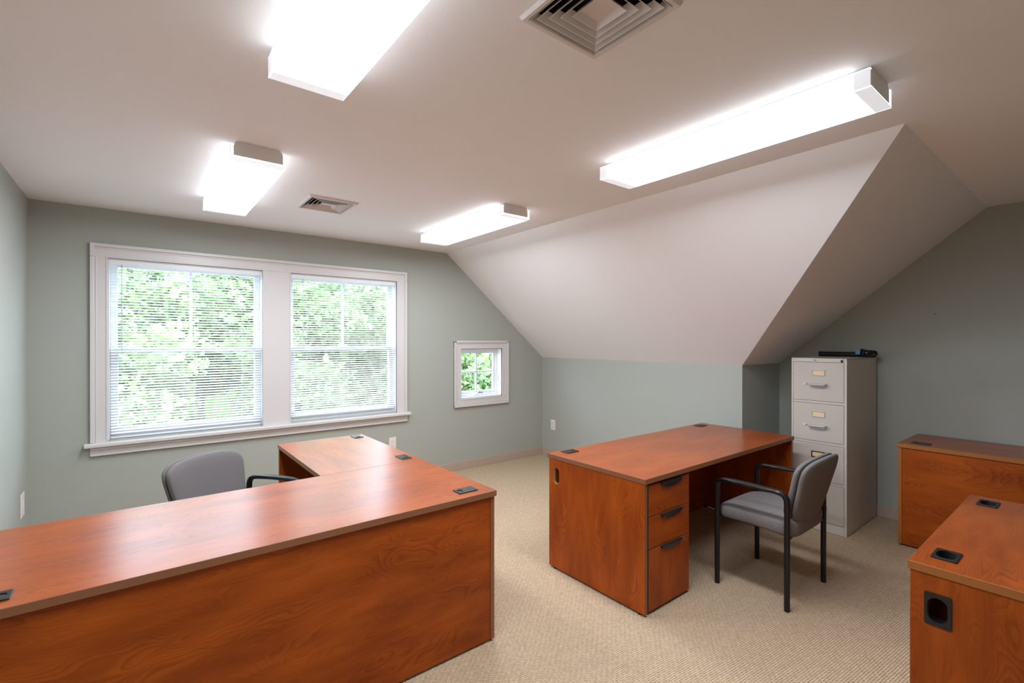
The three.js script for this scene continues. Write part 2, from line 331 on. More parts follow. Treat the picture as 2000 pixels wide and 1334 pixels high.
{
  const w = thing('window_1', 'wide white double window with two sashes each and a deep sill', 'window'); w.userData.kind = 'structure';
  const X0 = -4.425, X1 = -1.925, YT = 2.186, YS = 0.722;
  part(w, 'side_casing', casing(X0, W1.l[0] + 0.004, YS, YT - 0.1, 'l'), M.trim);
  part(w, 'side_casing', casing(W1.r[1] - 0.004, X1, YS, YT - 0.1, 'r'), M.trim);
  part(w, 'head_casing', merge([casing(X0, X1, YT - 0.102, YT, 't'), bx(X0, X0 + 0.026, YT - 0.1, YT - 0.02, 0, 0.029, 0.004), bx(X1 - 0.026, X1, YT - 0.1, YT - 0.02, 0, 0.029, 0.004)]), M.trim);
  part(w, 'mullion_casing', casing(W1.l[1] - 0.004, W1.r[0] + 0.004, YS, YT - 0.1, 'm'), M.trim);
  part(w, 'sill', bx(-4.458, -1.893, YS - 0.03, YS, -0.045, 0.062, 0.008, 3), M.trim);
  part(w, 'apron', merge([bx(-4.425, -1.918, 0.625, YS - 0.03, 0, 0.018, 0.003), bx(-4.425, -1.918, YS - 0.052, YS - 0.03, 0, 0.034, 0.008, 3), bx(-4.425, -1.918, 0.625, 0.637, 0, 0.024, 0.005, 2)]), M.trim);
  // the frame in the wall: jambs, head, sill and the post between the two units
  part(w, 'jamb', bx(W1.l[0], W1.l[0] + 0.012, W1.y[0], W1.y[1], -WT, 0.002, 0.002), M.vinyl);
  part(w, 'jamb', bx(W1.r[1] - 0.012, W1.r[1], W1.y[0], W1.y[1], -WT, 0.002, 0.002), M.vinyl);
  part(w, 'mullion_post', bx(W1.l[1] - 0.006, W1.r[0] + 0.006, W1.y[0], W1.y[1], -WT, 0.001, 0.002), M.vinyl);
  part(w, 'head_jamb', bx(W1.l[0], W1.r[1], W1.y[1] - 0.012, W1.y[1], -WT, 0.002, 0.002), M.vinyl);
  part(w, 'sill_frame', bx(W1.l[0], W1.r[1], W1.y[0] - 0.004, W1.y[0] + 0.012, -WT - 0.03, -0.04, 0.002), M.vinyl);
  for (const [a, b] of [[W1.l[0] + 0.012, W1.l[1] - 0.006], [W1.r[0] + 0.006, W1.r[1] - 0.012]]) {
    sash(w, a, b, 1.378, W1.y[1] - 0.012, -0.128, -0.092, [0.045, 0.045, 0.04, 0.045], [(a + b) / 2], null);
    const lower = sash(w, a, b, W1.y[0] + 0.012, 1.418, -0.088, -0.052, [0.05, 0.05, 0.062, 0.04], null, null);
    part(lower, 'sash_lock', merge([bx((a + b) / 2 - 0.03, (a + b) / 2 + 0.03, 1.418, 1.43, -0.085, -0.06, 0.003), bx((a + b) / 2 - 0.006, (a + b) / 2 + 0.03, 1.43, 1.438, -0.078, -0.066, 0.003)]), M.vinyl);
  }
}
{
  const w = thing('window_2', 'small square white window low under the slope', 'window'); w.userData.kind = 'structure';
  const X0 = -1.348, X1 = -0.572, Y0 = 0.712, Y1 = 1.470;
  part(w, 'side_casing', casing(X0, W2.x[0] + 0.003, Y0 + 0.09, Y1 - 0.09, 'l'), M.trim);
  part(w, 'side_casing', casing(W2.x[1] - 0.003, X1, Y0 + 0.09, Y1 - 0.09, 'r'), M.trim);
  for (const [n, y0, y1, d] of [['head_casing', Y1 - 0.091, Y1, 't'], ['bottom_casing', Y0, Y0 + 0.092, 'b']])
    part(w, n, merge([casing(X0, X1, y0, y1, d), bx(X0, X0 + 0.026, y0, y1, 0, 0.029, 0.004), bx(X1 - 0.026, X1, y0, y1, 0, 0.029, 0.004)]), M.trim);
  const [a, b] = W2.x, [c, d] = W2.y;
  part(w, 'jamb', bx(a, a + 0.012, c, d, -WT, 0.002, 0.002), M.vinyl); part(w, 'jamb', bx(b - 0.012, b, c, d, -WT, 0.002, 0.002), M.vinyl);
  part(w, 'head_jamb', bx(a, b, d - 0.012, d, -WT, 0.002, 0.002), M.vinyl); part(w, 'sill_frame', bx(a, b, c, c + 0.014, -WT, 0.002, 0.002), M.vinyl);
  part(w, 'inner_frame', merge([bx(a + 0.012, a + 0.034, c + 0.014, d - 0.012, -0.125, -0.075, 0.003), bx(b - 0.034, b - 0.012, c + 0.014, d - 0.012, -0.125, -0.075, 0.003), bx(a + 0.034, b - 0.034, c + 0.014, c + 0.044, -0.125, -0.07, 0.003), bx(a + 0.034, b - 0.034, d - 0.03, d - 0.012, -0.125, -0.075, 0.003)]), M.vinyl);
  sash(w, a + 0.034, b - 0.034, c + 0.044, d - 0.03, -0.12, -0.09, [0.03, 0.03, 0.03, 0.03], [-0.972], [1.103]);
  const k = part(w, 'crank_operator', merge([bx(-1.06, -0.94, c + 0.014, c + 0.04, -0.072, -0.04, 0.008, 2), cyl(0.012, 0.02, 'z', -1.0, c + 0.045, -0.045)]), M.vinyl);
  part(k, 'crank_handle', sweep([V(-1.0, c + 0.045, -0.032), V(-0.992, c + 0.075, -0.026), V(-0.984, c + 0.12, -0.03), V(-0.98, c + 0.135, -0.03)], 0.006, 0.005, 16, 8), M.vinyl);
  part(k, 'crank_gear', bx(-0.985, -0.9, c + 0.046, c + 0.053, -0.075, -0.066, 0.001), M.bronze);
  part(w, 'sash_latch', merge([bx(b - 0.016, b - 0.011, 0.95, 1.06, -0.066, -0.05, 0.002), sweep([V(b - 0.02, 1.05, -0.058), V(b - 0.026, 1.0, -0.055), V(b - 0.03, 0.94, -0.05)], 0.004, 0.005, 12, 8)]), M.plate);
}
// venetian blinds
function blind(name, label, x0, x1, yTop, yBottom, wandX, cords) {
  const o = thing(name, label, 'blind', [(x0 + x1) / 2, yBottom, -0.022], 0, 'mini blinds of the double window'), hw = (x1 - x0) / 2, h = yTop - yBottom;
  const hr = part(o, 'headrail', bx(-hw, hw, h - 0.026, h, -0.013, 0.013, 0.002), M.slat);
  part(hr, 'valance', bx(-hw - 0.001, hw + 0.001, h - 0.034, h + 0.001, 0.0135, 0.0155, 0.0008), M.slat);
  for (const s of [-1, 1]) part(hr, 'mounting_bracket', bx(s * (hw + 0.002) - 0.003, s * (hw + 0.002) + 0.003, h - 0.03, h + 0.004, -0.014, 0.0145, 0.0005), M.plate);
  // crowned slat, tilted so that its room edge is low
  const sh = new THREE.Shape(), R = 0.030, half = 0.0125, n = 4, tk = 0.0006;
  const arc = r => Array.from({ length: n + 1 }, (_, i) => { const q = Math.asin(half / R) * (2 * i / n - 1); return [Math.sin(q) * r, Math.cos(q) * r - R]; });
  arc(R).forEach(([a, b], i) => i ? sh.lineTo(a, b) : sh.moveTo(a, b)); arc(R - tk).reverse().forEach(([a, b]) => sh.lineTo(a, b)); sh.closePath();
  const g = new THREE.ExtrudeGeometry(sh, { depth: 2 * hw - 0.006, bevelEnabled: false }); g.translate(0, 0, -hw + 0.003); g.rotateY(Math.PI / 2); g.rotateX(21 * Math.PI / 180);
  const pitch = 0.0212; let k = 0;
  for (let y = h - 0.045; y > 0.02; y -= pitch, k++) { const s = part(o, 'slat', g, M.slat); s.position.set(0, y, 0); }
  part(o, 'bottom_rail', bx(-hw + 0.003, hw - 0.003, 0, 0.012, -0.0125, 0.0125, 0.004, 2), M.slat);
  for (const c of cords) for (const dz of [-0.0125, 0.0125]) part(o, 'ladder_cord', cyl(0.0007, h - 0.03, 'y', c, h / 2 - 0.01, dz, 6), M.cord);
  for (const c of cords) part(o, 'cord_button', cyl(0.005, 0.006, 'y', c, -0.001, 0.004, 10), M.cord);
  const wd = part(o, 'tilt_wand', cyl(0.0035, 0.62, 'y', wandX, h - 0.36, 0.022, 8), phys({ color: '#e4ecf0', roughness: 0.15, transmission: 0.6, thickness: 0 }));
  part(wd, 'wand_hook', sweep([V(wandX, h - 0.05, 0.022), V(wandX, h - 0.038, 0.021), V(wandX, h - 0.033, 0.016)], 0.002, 0.002, 8, 6), M.slot);
  return o;
}
blind('window_blind', 'white mini blind over the left half of the double window', W1.l[0] + 0.016, W1.l[1] - 0.010, 2.074, 0.737, -0.44, [-0.33, 0.02, 0.36]);
blind('window_blind', 'white mini blind over the right half of the double window', W1.r[0] + 0.010, W1.r[1] - 0.016, 2.074, 0.772, -0.40, [-0.36, 0.02, 0.36]);

// ------------------------------------------------------------------ ceiling lights
function ceilingLight(x, z0, z1, label) {
  const L = z1 - z0, o = thing('ceiling_light', label, 'ceiling light', [x, H, (z0 + z1) / 2], 0, 'fluorescent lights on the flat ceiling'), w = 0.127, hl = L / 2, hb = 0.085;
  const sh = new THREE.Shape(); [[-0.112, -0.07], [-0.112, -0.022], [-0.092, 0], [0.092, 0], [0.112, -0.022], [0.112, -0.07]].forEach(([a, b], i) => i ? sh.lineTo(a, b) : sh.moveTo(a, b)); sh.closePath();
  const pan = new THREE.Shape(); [[-0.112, -0.016], [-0.1, 0], [0.1, 0], [0.112, -0.016]].forEach(([a, b], i) => i ? pan.lineTo(a, b) : pan.moveTo(a, b)); pan.closePath();
  const pg = new THREE.ExtrudeGeometry(pan, { depth: L - 0.02, bevelEnabled: false }); pg.translate(0, 0, -hl + 0.01);
  part(o, 'housing', pg, M.housing);
  for (const s of [-1, 1]) { const eg = new THREE.ExtrudeGeometry(sh, { depth: 0.004, bevelEnabled: false }); eg.translate(0, -0.0005, s * (hl - 0.006) - 0.002); part(o, 'end_cap', eg, M.housing); }
  const lens = (a, b) => merge([bx(-w, w, -hb, -hb + 0.004, a, b, 0.001), bx(-w, -w + 0.004, -hb, -0.017, a, b, 0.001), bx(w - 0.004, w, -hb, -0.017, a, b, 0.001), bx(-w, -0.112, -0.019, -0.016, a, b, 0), bx(0.112, w, -0.019, -0.016, a, b, 0)]);
  const d = part(o, 'diffuser', lens(-hl + 0.05, hl - 0.05), M.lens);
  part(d, 'diffuser_end', lens(-hl, -hl + 0.05), M.lensEnd); part(d, 'diffuser_end', lens(hl - 0.05, hl), M.lensEnd);
  const lamp = new THREE.RectAreaLight(LAMP_COLOR, LAMP_RADIANCE, 2 * w, L - 0.1); lamp.name = 'ceiling_light_glow';
  lamp.position.set(0, -hb - 0.003, 0); lamp.rotation.x = -Math.PI / 2; o.add(lamp);
}
ceilingLight(-3.677, 2.85, 4.07, 'lit ceiling light at the top edge, cut off by the frame');
ceilingLight(-3.672, 0.757, 1.972, 'lit ceiling light above the left half of the double window');
ceilingLight(-2.001, 0.718, 1.95, 'smallest lit ceiling light, right of the small ceiling vent');
ceilingLight(-2.003, 2.855, 4.10, 'long lit ceiling light directly beside the sloped ceiling');

// square ceiling diffusers: frame and nested rings
function vent(x0, x1, z0, z1, label) {
  const o = thing('ceiling_vent', label, 'vent', [(x0 + x1) / 2, H, (z0 + z1) / 2], 0, 'square air vents in the ceiling'), a = (x1 - x0) / 2, b = (z1 - z0) / 2;
  const square = profile => {                       // a profile of [half width, height] carried round the four sides
    const pos = [], corner = ([r, y], i) => [[-1, -1], [1, -1], [1, 1], [-1, 1]][i].map((s, k) => s * (r + (k ? b - a : 0))).reduce((v, s, k) => { v[k * 2] = s; v[1] = y; return v; }, [0, 0, 0]);
    for (let n = 0; n + 1 < profile.length; n++) for (let i = 0; i < 4; i++) {
      const k = (i + 1) % 4, A = corner(profile[n], i), B = corner(profile[n], k), C = corner(profile[n + 1], k), D = corner(profile[n + 1], i);
      pos.push(...A, ...B, ...C, ...A, ...C, ...D);
    }
    const g = new THREE.BufferGeometry(); g.setAttribute('position', new THREE.Float32BufferAttribute(pos, 3)); g.computeVertexNormals(); g.setAttribute('uv', new THREE.Float32BufferAttribute(new Float32Array(pos.length / 3 * 2), 2)); return g;
  };
  const ring = (r0, y0, r1, y1, t) => square([[r0, y0], [r1, y1], [r1 + t, y1], [r0 + t, y0], [r0, y0]]);
  const fw = 0.021, fr = part(o, 'frame', square([[a - fw, -0.0004], [a, -0.0004], [a - 0.006, -0.0135], [a - fw + 0.003, -0.0135], [a - fw, -0.011], [a - fw, -0.0004]]), M.ventMetal);
  for (const [sx, sz] of [[-0.02, -b + 0.012], [a - 0.012, 0.03]]) part(fr, 'screw', cyl(0.003, 0.002, 'y', sx, -0.0142, sz, 10), M.ventMetal);
  const r0 = a - fw;
  part(o, 'throat', ring(r0 - 0.0125, 0.012, r0 - 0.002, -0.0135, 0.0015), M.ventMetal);
  for (let k = 0; k < 3; k++) { const r = r0 - 0.018 - k * 0.025; part(o, 'louvre_ring', ring(r - 0.020, 0.012, r, -0.0135, 0.0018), M.ventMetal); }
  const rc = r0 - 0.018 - 3 * 0.025, plate = ring(rc - 0.014, 0.006, rc, -0.0135, 0.0018), c = bx(-rc + 0.012, rc - 0.012, 0.004, 0.006, -rc + 0.012 - (b - a), rc - 0.012 + (b - a), 0);
  part(o, 'centre_plate', merge([plate, c]), M.ventMetal);
  const dh = a - 0.0225, dz = b - 0.0225;
  part(o, 'duct', merge([bx(-dh, -dh + 0.002, 0.0005, 0.14, -dz, dz, 0), bx(dh - 0.002, dh, 0.0005, 0.14, -dz, dz, 0), bx(-dh, dh, 0.0005, 0.14, -dz, -dz + 0.002, 0), bx(-dh, dh, 0.0005, 0.14, dz - 0.002, dz, 0), bx(-dh, dh, 0.138, 0.14, -dz, dz, 0)]), M.duct);
}
vent(...VENTS[0], 'large square air vent at the top edge beside the near lights');
vent(...VENTS[1], 'small-looking square air vent between the two far ceiling lights');

// ------------------------------------------------------------------ desks
// a board lying (axis y), across z or across x, from its corner; faces in wood, edges in banding
function board(parent, name, axis, [x0, x1], [y0, y1], [z0, z1], grain, wood, holes = [], band = false, ou = 0, ov = 0) {
  let s, f, e, t;
  const place = g => {
    if (axis === 'y') { g.rotateX(-Math.PI / 2); g.translate(0, y0, 0); }                 // shape (x, -z)
    if (axis === 'z') g.translate(0, 0, z0);                                              // shape (x, y)
    if (axis === 'x') { g.rotateY(Math.PI / 2); g.translate(x0, 0, 0); }                  // shape (-z, y)
    return g;
  };
  if (axis === 'y') { s = rectShape(x0, x1, -z1, -z0); t = y1 - y0; } else if (axis === 'z') { s = rectShape(x0, x1, y0, y1); t = z1 - z0; } else { s = rectShape(-z1, -z0, y0, y1); t = x1 - x0; }
  for (const h of holes) s.holes.push(axis === 'y' ? stadium(h[0], -h[1], h[2], h[3]) : axis === 'x' ? stadium(-h[0], h[1], h[2], h[3]) : stadium(...h));
  [f, e] = splitBoard(s, t);
  const m = part(parent, name, boxUV(place(f), grain, ou, ov), wood);
  part(m, 'edge_band', boxUV(place(e), grain), band || M.band);
  return m;
}
// cable grommet: black plastic frame lying in the board; long side along x or z
function grommet(parent, x, y, z, along, open, notch = 1) {
  const l = 0.053, s = 0.034, o = rectShape(-l, l, -s, s, 0.006);
  o.holes.push(open ? stadium(0, 0, 0.078, 0.05) : stadium(notch * (l - 0.022), 0, 0.022, 0.034));
  const g = new THREE.ExtrudeGeometry(o, { depth: 0.0025, bevelEnabled: true, bevelThickness: 0.0012, bevelSize: 0.0012, bevelOffset: -0.0012, bevelSegments: 2, curveSegments: 12 });
  g.rotateX(-Math.PI / 2); g.translate(0, 0.0012, 0); if (along === 'z') g.rotateY(Math.PI / 2); g.translate(x, y, z);
  const m = part(parent, 'cable_grommet', g, M.black);
  if (open) {
    const c = rectShape(0, 0.001, 0, 0.001), o2 = new THREE.Shape(stadium(0, 0, 0.082, 0.054).getPoints(12)); o2.holes.push(stadium(0, 0, 0.076, 0.048));
    const cg = new THREE.ExtrudeGeometry(o2, { depth: 0.03, bevelEnabled: false, curveSegments: 12 }); cg.rotateX(-Math.PI / 2); if (along === 'z') cg.rotateY(Math.PI / 2); cg.translate(x, y - 0.03, z); part(m, 'sleeve', cg, M.blackMatte);
    const teeth = []; for (let k = -4; k <= 4; k++) for (const q of [-1, 1]) teeth.push(bx(k * 0.007 - 0.0015, k * 0.007 + 0.0015, -0.01, -0.002, q * 0.024 - 0.002, q * 0.024 + 0.002, 0));
    const tg = merge(teeth); if (along === 'z') tg.rotateY(Math.PI / 2); tg.translate(x, y, z); part(m, 'teeth', tg, M.blackMatte);
  } else {
    const cap = bx(-l + 0.006, l - 0.006, 0, 0.0006, -s + 0.006, s - 0.006, 0); cap.translate(0, 0.001, 0);
    const pit = cyl(0.012, 0.0008, 'y', notch * (l - 0.022), 0.0006, 0, 16); pit.scale(1, 1, 1.35); if (along === 'z') pit.rotateY(Math.PI / 2); pit.translate(x, y, z); part(m, 'slot', pit, M.slot);
  }
  return m;
}
const T = 0.028, P = 0.022;                 // thickness of tops and panels
const foot = (o, x, z) => part(o, 'glide', cyl(0.013, 0.012, 'y', x, 0.006, z, 14), M.blackMatte);
// --- centre desk with the drawer pedestal
{
  const X0 = -2.049, X1 = -0.183, Z0 = 2.339, Z1 = 3.1, HT = 0.7366, o = thing('pedestal_desk', 'cherry desk with a drawer pedestal in the middle of the room', 'desk', [(X0 + X1) / 2, 0, (Z0 + Z1) / 2]), cx = (X0 + X1) / 2, cz = (Z0 + Z1) / 2;
  const x = v => v - cx, z = v => v - cz, yb = 0.012;
  const top = board(o, 'desktop', 'y', [x(X0), x(X1)], [HT - T, HT], [z(Z0), z(Z1)], 0, M.wood[0], [], false, 1.2, 0.3);
  grommet(top, x(-1.905), HT, z(2.398), 'x', false, 1); grommet(top, x(-0.33), HT, z(2.41), 'x', false, -1);
  const ep = board(o, 'end_panel', 'x', [x(X0 + 0.006), x(X0 + 0.006 + P)], [yb, HT - T], [z(Z0 + 0.006), z(Z1 - 0.008)], 1, M.panel[1], [[z(2.411), 0.603, 0.056, 0.104]], false, 0.4, 0.1);
  { // bare chipboard inside the cable hole
    const s = new THREE.Shape(stadium(0, 0, 0.0558, 0.1038).getPoints(16)); s.holes.push(stadium(0, 0, 0.0545, 0.1025));
    const g = new THREE.ExtrudeGeometry(s, { depth: P - 0.003, bevelEnabled: false, curveSegments: 16 }); g.rotateY(Math.PI / 2); g.translate(x(X0 + 0.0075), 0.603, z(2.411)); part(ep, 'cable_hole_rim', g, M.raw);
  }
  board(o, 'end_panel', 'x', [x(X1 - 0.006 - P), x(X1 - 0.006)], [yb, HT - T], [z(Z0 + 0.006), z(Z1 - 0.008)], 1, M.panel[1], [], false, 0.1, 0.6);
  board(o, 'modesty_panel', 'z', [x(X0 + 0.006 + P), x(X1 - 0.006 - P)], [0.002, HT - T], [z(Z0 + 0.02), z(Z0 + 0.02 + P)], 0, M.panel[0], [], false, 0.3, 0.2);
  // pedestal
  const PX0 = -2.008 + 0.004, PX1 = -1.617, zf = Z1 - 0.012, pd = part(o, 'pedestal', merge([bx(x(PX0), x(PX0 + 0.016), 0.02, 0.69, z(2.5), z(zf - 0.02)), bx(x(PX1 - 0.016), x(PX1), 0.02, 0.69, z(2.5), z(zf - 0.02)), bx(x(PX0 + 0.016), x(PX1 - 0.016), 0.02, 0.036, z(2.5), z(zf - 0.02)), bx(x(PX0 + 0.016), x(PX1 - 0.016), 0.674, 0.69, z(2.5), z(zf - 0.02)), bx(x(PX0 + 0.016), x(PX1 - 0.016), 0.036, 0.674, z(2.5), z(2.516))].map(g => boxUV(g, 1))), M.panel[1]);
  for (const [y0, y1, lock] of [[0.525, 0.694], [0.350, 0.521], [0.016, 0.346, 1]]) {
    const d = board(o, 'drawer', 'z', [x(PX0), x(PX1)], [y0, y1], [z(zf - 0.018), z(zf)], lock ? 1 : 0, M.panel[1], [], false, y0, 0.2);
    const s = new THREE.Shape(), hw = 0.098, hd = 0.034; s.moveTo(-hw, 0); s.absellipse(0, 0, hw, hd, Math.PI, Math.PI * 2); s.closePath();
    const g = new THREE.ExtrudeGeometry(s, { depth: 0.012, bevelEnabled: true, bevelThickness: 0.004, bevelSize: 0.004, bevelOffset: -0.004, bevelSegments: 3, curveSegments: 24 });
    const p = g.attributes.position; for (let i = 0; i < p.count; i++) p.setZ(i, p.getZ(i) * (0.45 + 0.55 * clamp(1 + p.getY(i) / hd, 0, 1)));
    g.computeVertexNormals(); g.translate(x(-1.80), y1 - 0.002, z(zf)); part(d, 'pull', toCreasedNormals(g, 0.6), M.black);
    if (lock) { const k = part(d, 'lock', cyl(0.0095, 0.005, 'z', x(-1.665), y1 - 0.022, z(zf + 0.002), 20), M.chrome); part(k, 'keyhole', bx(x(-1.6665), x(-1.6635), y1 - 0.027, y1 - 0.017, z(zf + 0.0045), z(zf + 0.0049), 0), M.slot); }
  }
  for (const [a, b] of [[X0 + 0.03, Z0 + 0.05], [X0 + 0.03, Z1 - 0.05], [X1 - 0.03, Z0 + 0.05], [X1 - 0.03, Z1 - 0.05]]) foot(o, x(a) - (a < cx ? 0.008 : -0.008), z(b));
  part(o, 'pedestal_base', merge([bx(x(PX0 + 0.01), x(PX1 - 0.01), 0.001, 0.02, z(2.51), z(zf - 0.03), 0.001)]), M.blackMatte);
}
// --- big desk in front, its return running towards the window
const LX0 = -4.615, LX1 = -2.7735, LZ0 = 1.9745, LZ1 = 2.76, LT = 0.7395;
{
  const o = thing('executive_desk', 'long cherry desk filling the lower left, its plain back towards the viewer', 'desk', [(LX0 + LX1) / 2, 0, (LZ0 + LZ1) / 2]), cx = (LX0 + LX1) / 2, cz = (LZ0 + LZ1) / 2, x = v => v - cx, z = v => v - cz, yb = 0.012;
  const top = board(o, 'desktop', 'y', [x(LX0), x(LX1)], [LT - T, LT], [z(LZ0), z(LZ1)], 0, M.wood[0], [], false, 0.0, 0.55);
  grommet(top, x(-2.897), LT, z(2.672), 'x', false, -1); grommet(top, x(-4.492), LT, z(2.672), 'x', false, 1);
  for (const [a, b] of [[LX0 + 0.004, LX0 + 0.004 + P], [LX1 - 0.004 - P, LX1 - 0.004]]) board(o, 'end_panel', 'x', [x(a), x(b)], [yb, LT - T], [z(LZ0 + 0.01), z(LZ1 - 0.012)], 1, M.panel[1], [], false, 0.2, 0.3);
  board(o, 'modesty_panel', 'z', [x(LX0 + 0.004 + P), x(LX1 - 0.004 - P)], [yb, LT - T], [z(LZ1 - 0.016 - P), z(LZ1 - 0.016)], 0, M.panel[1], [], false, 0.95, 0.0);
  for (const a of [LX0 + 0.015, LX1 - 0.015]) for (const b of [LZ0 + 0.05, LZ1 - 0.05]) foot(o, x(a), z(b));
}
{
  const X0 = -3.376, X1 = LX1, Z0 = 0.975, Z1 = LZ0 - 0.0015, o = thing('desk_return', 'cherry return joined to the long desk, reaching towards the window', 'desk', [(X0 + X1) / 2, 0, (Z0 + Z1) / 2]), cx = (X0 + X1) / 2, cz = (Z0 + Z1) / 2, x = v => v - cx, z = v => v - cz, yb = 0.012;
  const top = board(o, 'desktop', 'y', [x(X0), x(X1)], [LT - T, LT], [z(Z0), z(Z1)], 2, M.wood[1], [], false, 0.5, 0.5);
  grommet(top, x(-2.843), LT, z(1.870), 'z', false, -1); grommet(top, x(-2.842), LT, z(1.062), 'z', false, -1);
  board(o, 'end_panel', 'z', [x(X0 + 0.004), x(X1 - 0.004)], [yb, LT - T], [z(Z0 + 0.006), z(Z0 + 0.006 + P)], 1, M.panel[1], [], false, 0.5, 0.2);
  board(o, 'modesty_panel', 'x', [x(X1 - 0.02 - P), x(X1 - 0.02)], [yb, LT - T], [z(Z0 + 0.006 + P), z(Z1 - 0.01)], 2, M.panel[0], [], false, 0.6, 0.3);
  for (const a of [X0 + 0.05, X1 - 0.05]) foot(o, x(a), z(Z0 + 0.017)); foot(o, x(X1 - 0.031), z(Z1 - 0.05));
}
// --- desk against the gable wall
{
  const X0 = 0.1475, X1 = 0.7104, Z0 = 3.655, Z1 = 5.455, HT = 0.7335, o = thing('credenza', 'cherry credenza standing against the wall right of the filing cabinet', 'desk', [(X0 + X1) / 2, 0, (Z0 + Z1) / 2]), cx = (X0 + X1) / 2, cz = (Z0 + Z1) / 2, x = v => v - cx, z = v => v - cz, yb = 0.012;
  const top = board(o, 'desktop', 'y', [x(X0), x(X1)], [HT - T, HT], [z(Z0), z(Z1)], 2, M.wood[1], [], M.bandOrange, 0.1, 0.1);
  grommet(top, x(0.255), HT, z(3.77), 'z', false, 1); grommet(top, x(0.255), HT, z(5.34), 'z', false, -1);
  for (const [a, b] of [[Z0 + 0.003, Z0 + 0.003 + P], [Z1 - 0.003 - P, Z1 - 0.003]]) board(o, 'end_panel', 'z', [x(X0 + 0.01), x(X1 - 0.005)], [yb, HT - T], [z(a), z(b)], 1, M.panel[1], [], M.bandOrange, 0.3, 0.7);
  board(o, 'modesty_panel', 'x', [x(X0 + 0.014), x(X0 + 0.014 + P)], [yb, HT - T], [z(Z0 + 0.003 + P), z(Z1 - 0.003 - P)], 2, M.panel[0], [], M.bandOrange, 0.2, 0.4);
  for (const a of [X0 + 0.05, X1 - 0.05]) for (const b of [Z0 + 0.014, Z1 - 0.014]) foot(o, x(a), z(b));
}
// --- desk cut off by the right edge of the picture
{
  const X0 = -2.127, X1 = -1.028, Z0 = 4.204, Z1 = 4.814, HT = 0.737, o = thing('writing_desk', 'cherry desk at the lower right corner with open black cable grommets', 'desk', [(X0 + X1) / 2, 0, (Z0 + Z1) / 2]), cx = (X0 + X1) / 2, cz = (Z0 + Z1) / 2, x = v => v - cx, z = v => v - cz, yb = 0.012;
  const top = board(o, 'desktop', 'y', [x(X0), x(X1)], [HT - T, HT], [z(Z0), z(Z1)], 0, M.wood[1], [[x(-1.99), z(4.279), 0.084, 0.056], [x(-1.154), z(4.280), 0.084, 0.056]], M.bandOrange, 0.7, 0.2);
  grommet(top, x(-1.99), HT, z(4.279), 'x', true); grommet(top, x(-1.154), HT, z(4.280), 'x', true);
  const ep = board(o, 'end_panel', 'x', [x(X0 + 0.008), x(X0 + 0.008 + P)], [yb, HT - T], [z(Z0 + 0.004), z(Z1 - 0.008)], 1, M.panel[0], [[z(4.279), 0.597, 0.056, 0.084]], M.bandOrange, 0.1, 0.75);
  const hg = new THREE.Group(); hg.name = 'side_grommet'; ep.add(hg); hg.position.set(x(X0 + 0.008), 0.597, z(4.2795)); hg.rotation.z = Math.PI / 2;
  grommet(hg, 0, 0, 0, 'x', true);
  board(o, 'end_panel', 'x', [x(X1 - 0.008 - P), x(X1 - 0.008)], [yb, HT - T], [z(Z0 + 0.004), z(Z1 - 0.008)], 1, M.panel[1], [], M.bandOrange);
  board(o, 'modesty_panel', 'z', [x(X0 + 0.008 + P), x(X1 - 0.008 - P)], [yb, HT - T], [z(Z0 + 0.012), z(Z0 + 0.012 + P)], 0, M.panel[0], [], M.bandOrange);
  part(o, 'pedestal', boxUV(merge([bx(x(X0 + 0.034), x(X0 + 0.40), 0.02, 0.69, z(4.345), z(4.8))]), 1), M.panel[1]);
  for (const a of [X0 + 0.019, X1 - 0.019]) for (const b of [Z0 + 0.05, Z1 - 0.05]) foot(o, x(a), z(b));
}

